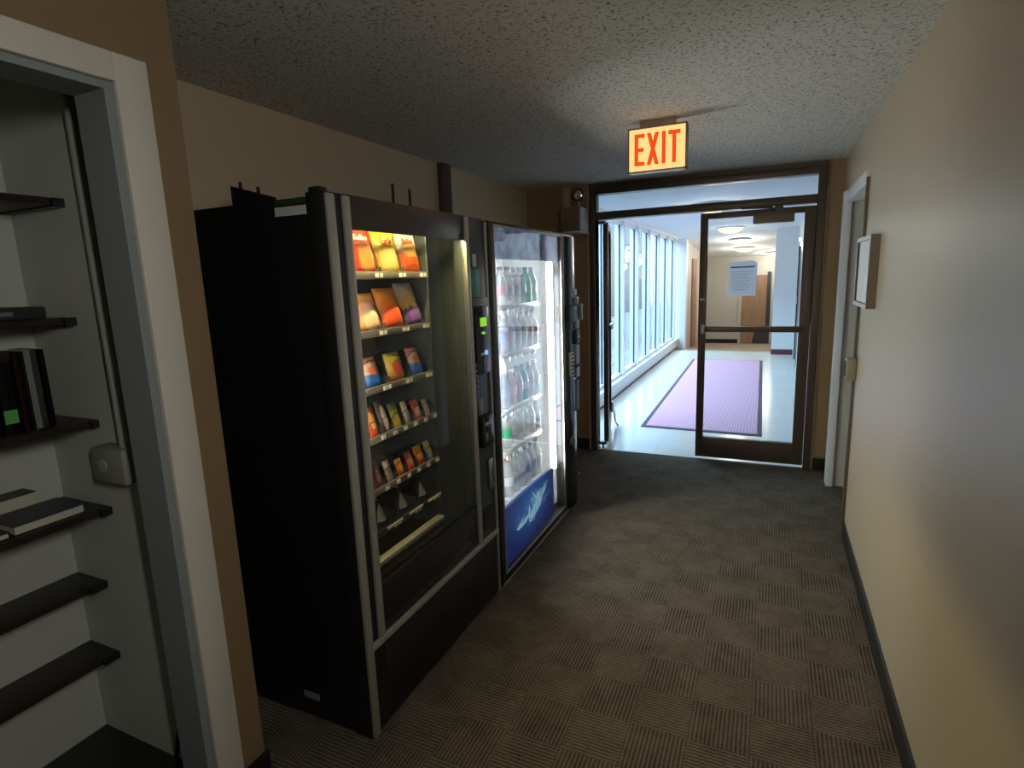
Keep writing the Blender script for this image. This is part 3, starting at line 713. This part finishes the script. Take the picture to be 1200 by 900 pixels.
# ------------------------------------------------------------------ DRINKS MACHINE
B0, B1, H2 = 2.44, 3.715, 1.878
cool = thing('drinks_vending_machine', 'glass-fronted drinks vending machine with bright white interior and blue base panel', 'vending machine', (-1.62, 3.08, 0))
m = MB()
m.box(-2.04, FX-.06, B0+.01, B0+.05, .03, H2-.01); m.box(-2.04, FX-.06, B1-.04, B1-.005, .03, H2-.01)
m.box(-2.04, -2.0, B0+.05, B1-.04, .03, H2-.01); m.box(-2.0, FX-.06, B0+.05, B1-.04, H2-.06, H2-.01); m.box(-2.0, FX-.06, B0+.05, B1-.04, .03, .06)
m.build('cabinet', M['black'], cool)
for (x, y) in ((-1.97, B0+.08), (-1.97, B1-.08), (-1.32, B0+.08), (-1.32, B1-.08)):
    MB().lathe([(.02, 0), (.025, .012), (.012, .014), (.012, .034)], (x, y, 0)).build('foot', M['cable'], cool)
dr = MB(); dr.box(FX-.06, FX+.002, B0, 2.492, .02, H2, .006); dr.box(FX-.06, FX+.002, 2.49, B1-.02, .02, .068, .004)
dr.box(FX-.06, FX+.002, 2.49, B1-.02, 1.862, H2, .004); dr.box(FX-.06, FX+.002, 3.452, 3.49, .02, H2, .004)
door = dr.build('door', M['black'], cool)
MB().box(FX-.012, FX-.006, 2.49, 3.455, .066, 1.866).build('glass', M['coolglass'], door)
for (a, b, z0, z1) in ((2.49, 2.498, .068, 1.862), (3.447, 3.455, .068, 1.862), (2.49, 3.455, .066, .076), (2.49, 3.455, 1.854, 1.864)):
    MB().box(FX-.004, FX+.006, a, b, z0, z1, .002).build('glass_trim', M['silver'], door)
MB().box(FX, FX+.008, 2.45, 3.70, .018, .028, .002).build('glass_trim', M['silver'], door)
MB().box(FX-.002, FX+.012, 3.466, 3.478, .8, 1.86, .003).build('door_handle', M['silver'], door)
def hdr():
    m, nt, N, L, b = nodes('header_print')
    tc = N.new('ShaderNodeTexCoord'); n = N.new('ShaderNodeTexNoise'); n.inputs['Scale'].default_value = 14; n.inputs['Detail'].default_value = 6
    L.new(tc.outputs['Object'], n.inputs[0]); r = N.new('ShaderNodeValToRGB'); r.color_ramp.elements[0].color = (.06, .09, .20, 1); r.color_ramp.elements[1].color = (.42, .50, .68, 1)
    r.color_ramp.elements[0].position = .35; r.color_ramp.elements[1].position = .7
    L.new(n.outputs['Fac'], r.inputs[0]); L.new(r.outputs[0], b.inputs['Base Color']); L.new(r.outputs[0], b.inputs['Emission Color']); b.inputs['Emission Strength'].default_value = .45
    return m
MB().box(FX-.035, FX-.02, 2.498, 3.447, 1.705, 1.86).build('header_sign', hdr(), door)
def bluep():
    m, nt, N, L, b = nodes('backlit_blue_panel')
    tc = N.new('ShaderNodeTexCoord'); sx = N.new('ShaderNodeSeparateXYZ'); L.new(tc.outputs['Generated'], sx.inputs[0])
    mp = N.new('ShaderNodeMapping'); mp.inputs['Location'].default_value = (0, -.56, -.52); mp.inputs['Scale'].default_value = (0, 1.0, .75)
    L.new(tc.outputs['Generated'], mp.inputs[0]); ln = N.new('ShaderNodeVectorMath'); ln.operation = 'LENGTH'; L.new(mp.outputs[0], ln.inputs[0])
    r = N.new('ShaderNodeValToRGB'); e = r.color_ramp.elements; e[0].position = 0; e[0].color = (.01, .10, .36, 1); e[1].position = .5; e[1].color = (.003, .014, .10, 1)
    L.new(ln.outputs['Value'], r.inputs[0]); L.new(r.outputs[0], b.inputs['Base Color']); L.new(r.outputs[0], b.inputs['Emission Color']); b.inputs['Emission Strength'].default_value = 1.25
    b.inputs['Roughness'].default_value = .3
    return m
bp = MB().box(FX-.035, FX-.02, 2.50, 3.285, .078, .405).build('base_panel', bluep(), door)
rs = random.Random(3)
m = MB(); cy, cz = 2.90, .20
for k in range(60):
    a = rs.uniform(.12, .98)*PI; l = rs.uniform(.03, .15); w = rs.uniform(.004, .011)
    ca, sa = math.cos(a), math.sin(a); t0 = rs.uniform(0, 1); bx0 = cy+.16*t0+rs.uniform(-.05, .05); bz0 = cz+.085*t0+rs.uniform(-.04, .04)
    if k % 5 == 0: bx0 = cy-.13+rs.uniform(-.05, .04); bz0 = cz+.02; l *= .5
    tip = (bx0+ca*l, bz0+sa*l*.75); px, pz = -sa*w, ca*w
    m.prism([(bx0-px, bz0-pz), (bx0+ca*l*.5-px*.6, bz0+sa*l*.35-pz*.6), tip, (bx0+ca*l*.4+px*.7, bz0+sa*l*.45+pz*.7), (bx0+px, bz0+pz)], 'x', FX-.0205, FX-.019)
for k in range(30):
    y, z, rr = cy+.06+rs.uniform(-.25, .28), cz+rs.uniform(.02, .16), rs.uniform(.0025, .007)
    m.prism([(y+rr*math.cos(t), z+1.2*rr*math.sin(t)) for t in [2*PI*i/8 for i in range(8)]], 'x', FX-.0205, FX-.019)
m.build('splash_print', glow('splash_lit', (.38, .75, .88), 1.0), bp)
# interior
m = MB(); m.box(-1.72, -1.71, 2.50, 3.66, .09, 1.80); m.box(-1.72, -1.285, 2.495, 2.50, .09, 1.80); m.box(-1.72, -1.285, 3.64, 3.645, .09, 1.80)
m.box(-1.72, -1.285, 2.50, 3.64, 1.80, 1.806); m.box(-1.72, -1.285, 2.50, 3.64, .085, .09)
m.build('interior_liner', M['fwhite'], cool)
MB().lathe([(.016, .36), (.018, .37), (.018, 1.69), (.016, 1.70)], (-1.268, 3.385, 0), 'z', 14).build('light_tube', M['tube'], cool)
MB().lathe([(.008, .36), (.010, .37), (.010, 1.69), (.008, 1.70)], (-1.262, 2.512, 0), 'z', 12).build('light_tube', M['tube'], cool)  # second tube, hidden by the frame, added to brighten the interior
MB().box(-1.29, -1.25, 3.40, 3.43, 1.63, 1.68).build('tube_socket', M['cream'], cool)
RZ = [1.455, 1.197, .885, .655, .362]
BC = [2.825+.089*k for k in range(6)]
for r, z in enumerate(RZ):
    m = MB()
    for k in range(13): m.tube([(-1.70, 2.70+.047*k, z), (-1.292, 2.70+.047*k, z)], .003, 6)
    m.tube([(-1.60, 2.66, z-.004), (-1.60, 3.315, z-.004)], .004, 6); m.tube([(-1.40, 2.66, z-.004), (-1.40, 3.315, z-.004)], .004, 6)
    sh = m.build('bottle_shelf', M['wire'], cool)
    MB().box(-1.293, -1.287, 2.62, 3.24, z-.016, z+.014, .003).build('shelf_lip', M['white'], sh)
    for k in range(6):
        MB().lathe([(0, .012), (.012, .01), (.015, 0)], (-1.287, BC[k]*.96-.005, z-.022), 'x', 12).build('selection_tag', M['tag'] if r < 4 else M['coolgrey'], sh)
# bottles
clear = plastic_clear('clear_bottle', (.88, .92, .94), .36, .12)
def bottle(kind, h, rad):
    b = MB(); p = [(0, 0), (rad*.8, 0), (rad, .01), (rad, h*.22), (rad*.93, h*.27), (rad, h*.32), (rad, h*.55), (rad*.92, h*.64), (rad*.62, h*.77), (rad*.36, h*.87), (rad*.36, h*.92)]
    return b.lathe(p, (0, 0, 0), 'z', 16)
CAPC = dict(white=(.78, .79, .8), green=(.02, .45, .12), blue=(.03, .16, .50), red=(.45, .03, .04), maroon=(.20, .03, .04), grey=(.32, .30, .27), teal=(.05, .45, .60))
CAPM = {k: mat('cap_'+k, v, .35) for k, v in CAPC.items()}
BODY = {'clear': clear, 'green': plastic_clear('green_bottle', (.05, .60, .25), .75), 'teal': plastic_clear('teal_bottle', (.12, .55, .72), .6),
        'pink': plastic_clear('pink_bottle', (.85, .62, .66), .45), 'lilac': plastic_clear('lilac_bottle', (.64, .68, .84), .5), 'mint': plastic_clear('mint_bottle', (.35, .72, .52), .5)}
LABM = {'blue': mat('label_blue', (.36, .46, .72), .4), 'pale': mat('label_pale', (.76, .79, .84), .4), 'pinkl': mat('label_pink', (.62, .38, .42), .4), 'greenl': mat('label_green', (.04, .5, .2), .4), 'greyl': mat('label_grey', (.48, .52, .60), .4)}
protos = {}
ORD = ['first', 'second', 'third', 'fourth', 'fifth', 'sixth']
SH = ['top', 'second', 'third', 'fourth', 'bottom']
ROWS = [[('clear', 'grey', 'pinkl'), ('clear', 'grey', 'greyl'), ('clear', 'white', 'greyl'), ('clear', 'white', 'greyl'), ('green', 'green', 'greenl'), ('mint', 'white', 'pale')],
        [('lilac', 'white', 'blue'), ('lilac', 'white', 'pinkl'), ('lilac', 'white', 'blue'), ('clear', 'white', 'pale'), ('clear', 'white', 'pinkl'), ('clear', 'white', 'pale')],
        [('lilac', 'white', 'blue'), ('pink', 'white', 'pinkl'), ('pink', 'white', 'pinkl'), ('teal', 'teal', 'pale'), ('pink', 'white', 'pinkl'), ('clear', 'white', 'pale')],
        [('clear', 'green', 'greenl'), ('clear', 'maroon', 'pale'), ('clear', 'white', 'pale'), ('clear', 'white', 'pale'), ('clear', 'white', 'pale'), ('clear', 'white', 'pale')],
        [('clear', 'red', 'pale'), ('clear', 'green', 'pale'), ('clear', 'blue', 'pale'), ('clear', 'blue', 'blue'), ('clear', 'blue', 'blue'), ('clear', 'white', 'pale')]]
for r, row in enumerate(ROWS):
    h = .215 if r != 3 else .205
    if r == 4: h = .225
    for k, (bd, cp_, lb) in enumerate(row):
        key = (bd, cp_, lb, h)
        names = {'clear': 'clear', 'green': 'green', 'teal': 'turquoise', 'pink': 'pink', 'lilac': 'lilac', 'mint': 'mint green'}
        lab = '%s bottle with %s cap, %s from left on %s shelf of drinks machine' % (names[bd], cp_, ORD[k], SH[r])
        if key not in protos:
            o = bottle(bd, h, .036).build('drink_bottle', BODY[bd])
            MB().lathe([(.0145, h*.915), (.0155, h*.92), (.0155, h*.99), (.012, h*1.0), (0, h*1.0)], (0, 0, 0), 'z', 14).build('cap', CAPM[cp_], o)
            MB().lathe([(.0366, h*.30), (.0368, h*.31), (.0368, h*.52), (.0366, h*.53)], (0, 0, 0), 'z', 16).build('label_band', LABM[lb], o)
            protos[key] = o
        else: o = copy_tree(protos[key])
        o.location = (-1.345, BC[k], RZ[r]+.0035)
        tag(o, lab, 'bottle', 'drink bottles in the vending machine')
# control column (slightly bowed)
m = MB(); pts = [(3.49, FX-.06), (3.49, FX+.0), (3.53, FX+.016), (3.60, FX+.024), (3.67, FX+.018), (3.71, FX+.0), (3.715, FX-.06)]
m.prism([(x, y) for y, x in pts], 'z', .03, 1.862)
cc = m.build('control_column', M['blackgl'], cool)
MB().box(FX+.015, FX+.026, 3.64, 3.69, 1.485, 1.525, .003).build('price_display', M['sticker'], cc)
q = MB().box(FX+.0, FX+.045, 3.50, 3.70, 1.315, 1.42, .006).build('card_reader', M['bluegrey'], cc)
MB().box(FX+.02, FX+.058, 3.70, 3.722, 1.32, 1.425, .004).build('reader_face', M['sticker'], q)
MB().box(FX+.0, FX+.035, 3.63, 3.712, 1.425, 1.475, .006).build('upper_cover', M['coolgrey'], cc)
MB().box(FX+.0, FX+.035, 3.63, 3.712, 1.26, 1.31, .006).build('lower_cover', M['coolgrey'], cc)
q = MB().box(FX+.0, FX+.04, 3.62, 3.71, 1.16, 1.255, .006).build('bill_acceptor', M['cable'], cc)
MB().box(FX+.039, FX+.043, 3.64, 3.70, 1.205, 1.212).build('bill_slot', mat('yellow_slot', (.6, .45, .1), .5), q)
MB().box(FX+.0, FX+.034, 3.63, 3.712, .93, 1.15, .006).build('coin_cover', M['coolgrey'], cc)
q = MB().box(FX+.012, FX+.032, 3.535, 3.60, .955, 1.115, .003).build('keypad', M['white'], cc)
for k in range(6): MB().box(FX+.031, FX+.035, 3.542, 3.593, .965+.025*k, .982+.025*k, .002).build('key_row', M['tagdark'], q)
MB().box(FX+.012, FX+.045, 3.60, 3.712, 1.005, 1.02, .004).build('coin_chute', M['ink'], cc)
MB().box(FX+.010, FX+.028, 3.60, 3.615, .70, .91, .003).build('grip_bar', M['steel'], cc)
MB().box(FX+.0, FX+.03, 3.615, 3.70, .70, .91, .004).build('grip_recess', M['cable'], cc)
MB().lathe([(0, .03), (.02, .028), (.033, .018), (.036, 0)], (FX+.012, 3.56, .505), 'x', 18).build('coin_return', M['coolgrey'], cc)
MB().tube([(FX+.01, 3.66, .25), (FX+.03, 3.69, .225), (FX+.02, 3.71, .22)], .006).build('latch', M['steel'], cc)

# ------------------------------------------------------------------ closet contents
def shelf(z, x1, y1, lab, th=.022, y0=-.65):
    t = thing('wall_shelf', lab, 'shelf', (-2.1, .3, z-th))
    MB().box(-2.216, x1, y0, y1, z-th, z, .003).build('board', M['shelf'], t)
    MB().box(-2.216, x1+.01, y1+.001, 1.0515, z-th*1.2, z-.001).build('cleat', M['base'], t)
    for y in (.12, .70):
        MB().prism([(-2.216, z-th), (x1-.05, z-th), (x1-.06, z-th-.015), (-2.20, z-th-.12), (-2.216, z-th-.12)], 'y', y, y+.012).build('bracket', M['base'], t)
    return t
shelf(1.885, -1.93, 1.02, 'dark closet shelf above eye level, topmost of the six')
shelf(1.535, -1.97, 1.02, 'dark closet shelf carrying a dark flat device, second from top')
shelf(1.21, -1.945, 1.03, 'dark closet shelf with upright books, third from top')
shelf(.915, -1.955, 1.02, 'dark closet shelf with flat books, fourth from top')
shelf(.63, -2.055, 1.00, 'empty dark closet shelf, second from the closet floor')
shelf(.36, -2.055, 1.00, 'empty dark closet shelf nearest the closet floor')
struct(MB().box(-2.216, LW-.1, -.65, 1.052, 0, .006).build('floor', M['base']))
def book(name, lab, col, x0, x1, y0, y1, z0, z1, flat=False):
    t = thing(name, lab, 'book', ((x0+x1)/2, (y0+y1)/2, z0), 'books in the closet')
    cm = mat('cover_'+lab[:10], col, .45); c = .003
    m = MB()
    if flat: m.box(x0, x1, y0, y1, z0, z0+c).box(x0, x1, y0, y1, z1-c, z1).box(x0, x0+c, y0, y1, z0, z1)
    else: m.box(x0, x1, y0, y0+c, z0, z1).box(x0, x1, y1-c, y1, z0, z1).box(x1-c, x1, y0, y1, z0, z1)
    m.build('cover', cm, t)
    if flat: MB().box(x0+c, x1-.004, y0+.003, y1-.003, z0+c, z1-c).build('pages', M['cream'], t)
    else: MB().box(x0+.004, x1-c, y0+c, y1-c, z0+.003, z1-.003).build('pages', M['cream'], t)
    return t
zb = 1.2105
bk = [(.78, .83, .22, (.02, .018, .02), 'dark upright book at the left end of the closet book row'), (.832, .875, .21, (.02, .03, .02), 'dark green upright book with bright green spine mark in the closet'),
      (.878, .905, .235, (.05, .018, .015), 'dark maroon upright book between green and white books'), (.907, .945, .235, (.50, .52, .52), 'tall white upright book on the closet shelf'),
      (.947, .962, .235, (.012, .012, .014), 'thin black upright book at the right end of the closet row')]
for y0, y1, h, c, lab in bk:
    t = book('upright_book', lab, c, -2.14, -1.99, y0, y1, zb, zb+h)
    if 'green spine' in lab: MB().box(-1.991, -1.9885, y0+.005, y1-.005, zb+.03, zb+.07).build('spine_mark', mat('green_mark', (.12, .40, .08), .4), t)
book('flat_book', 'dark hardback lying flat at the front of the closet shelf', (.03, .035, .045), -2.13, -1.975, .80, .99, .9155, .945, True)
book('flat_book', 'dark book lying flat at the left, beside the pale-edged one', (.04, .02, .018), -2.16, -1.975, .55, .79, .9155, .935, True)
book('flat_book', 'thick black book lying flat at the back of the closet shelf', (.02, .02, .025), -2.21, -2.135, .70, .94, .9155, .985, True)
t = thing('network_box', 'flat dark device lying on the eye-level closet shelf', 'device', (-2.08, .85, 1.5355))
MB().box(-2.19, -1.98, .58, .985, 1.5355, 1.572, .006).build('body', M['darkframe'], t)
MB().box(-1.981, -1.978, .60, .90, 1.548, 1.56).build('front_strip', M['coolgrey'], t)
MB().tube([(-2.20, .90, 1.57), (-2.212, .905, 1.62), (-2.2115, .90, 1.75), (-2.212, .89, 1.86)], .004).build('cord', M['cable'], t)
# conduit + box on the closet side wall
t = thing('junction_box', 'painted junction box with conduit on the closet side wall', 'junction box', (-1.84, 1.03, 1.03))
MB().box(-1.895, -1.742, .99, 1.0518, 1.03, 1.14, .006).build('box', M['boxp'], t)
MB().tube([(-1.785, 1.032, 1.13), (-1.785, 1.032, 2.24)], .016, 12).build('conduit', M['conduit'], t)
MB().lathe([(0, -.004), (.02, -.004), (.02, 0)], (-1.84, .99, 1.085), 'y', 14).build('knockout', M['conduit'], t)
t = tag(MB().tube([(-1.715, 1.044, 2.08), (-1.712, 1.044, 1.7), (-1.714, 1.044, 1.475), (-1.722, 1.044, 1.283), (-1.732, 1.044, 1.04), (-1.746, 1.044, .695), (-1.741, 1.044, .53), (-1.745, 1.044, .358), (-1.752, 1.044, .194), (-1.80, 1.04, .025)], .0065, 6).build('hanging_cable', M['cable']), 'black cable hanging down beside the closet door jamb', 'cable')
t = tag(MB().tube([(-1.728, 1.045, .6), (-1.722, 1.04, .4), (-1.722, 1.045, .2), (-1.735, 1.03, .015)], .005, 6).build('hanging_cable', M['cable']), 'short black cable end at the foot of the closet door jamb', 'cable')

# ------------------------------------------------------------------ lights
def area(name, loc, rot, sx, sy, power, col, portal=False):
    l = bpy.data.lights.new(name, 'AREA'); l.shape = 'RECTANGLE'; l.size = sx; l.size_y = sy; l.energy = power; l.color = col
    if portal: l.cycles.is_portal = True
    o = bpy.data.objects.new(name, l); COL.objects.link(o); o.location = loc; o.rotation_euler = rot; return o
area('lobby_portal', (WX-.16, 9.0, 1.27), (0, -PI/2, 0), 2.12, 7.6, 1, (1, 1, 1), True)
area('hall_fill_light', (RW-.015, -.06, 1.85), (0, 0, 0), .07, .5, 19, (1, .98, .93)).rotation_euler = (Vector((-1.6, .9, 1.0))-Vector((RW-.015, -.06, 1.85))).to_track_quat('-Z', 'Y').to_euler()  # unseen fill light behind the camera, added to brighten the near hall
W = bpy.data.worlds.new('sky'); S.world = W; W.use_nodes = True
bg = W.node_tree.nodes['Background']; bg.inputs[0].default_value = (.50, .74, 1.0, 1); bg.inputs[1].default_value = 14.5

# ------------------------------------------------------------------ camera
cam = bpy.data.cameras.new('camera'); co = bpy.data.objects.new('camera', cam); COL.objects.link(co)
yw, pt, rl = .42980418, .1815876, -.03568393
right = Vector((math.cos(yw), math.sin(yw), 0)); fwd = Vector((-math.sin(yw)*math.cos(pt), math.cos(yw)*math.cos(pt), -math.sin(pt)))
up = right.cross(fwd)
r2 = right*math.cos(rl)+up*math.sin(rl); u2 = -right*math.sin(rl)+up*math.cos(rl)
mw = Matrix(((r2.x, u2.x, -fwd.x, 0), (r2.y, u2.y, -fwd.y, 0), (r2.z, u2.z, -fwd.z, 1.6), (0, 0, 0, 1)))
co.matrix_world = mw
cam.sensor_width = 36; cam.lens = 663.07/1200*36; cam.clip_start = .02; cam.clip_end = 200
S.camera = co
S.view_settings.view_transform = 'Standard'; S.view_settings.look = 'None'; S.view_settings.gamma = 1; S.view_settings.use_curve_mapping = False
S.view_settings.exposure = 0.0
S.cycles.max_bounces = 10; S.cycles.diffuse_bounces = 8; S.cycles.glossy_bounces = 4; S.cycles.transparent_max_bounces = 24
S.cycles.sample_clamp_indirect = 4; S.cycles.use_denoising = True
S.cycles.caustics_reflective = False; S.cycles.caustics_refractive = False
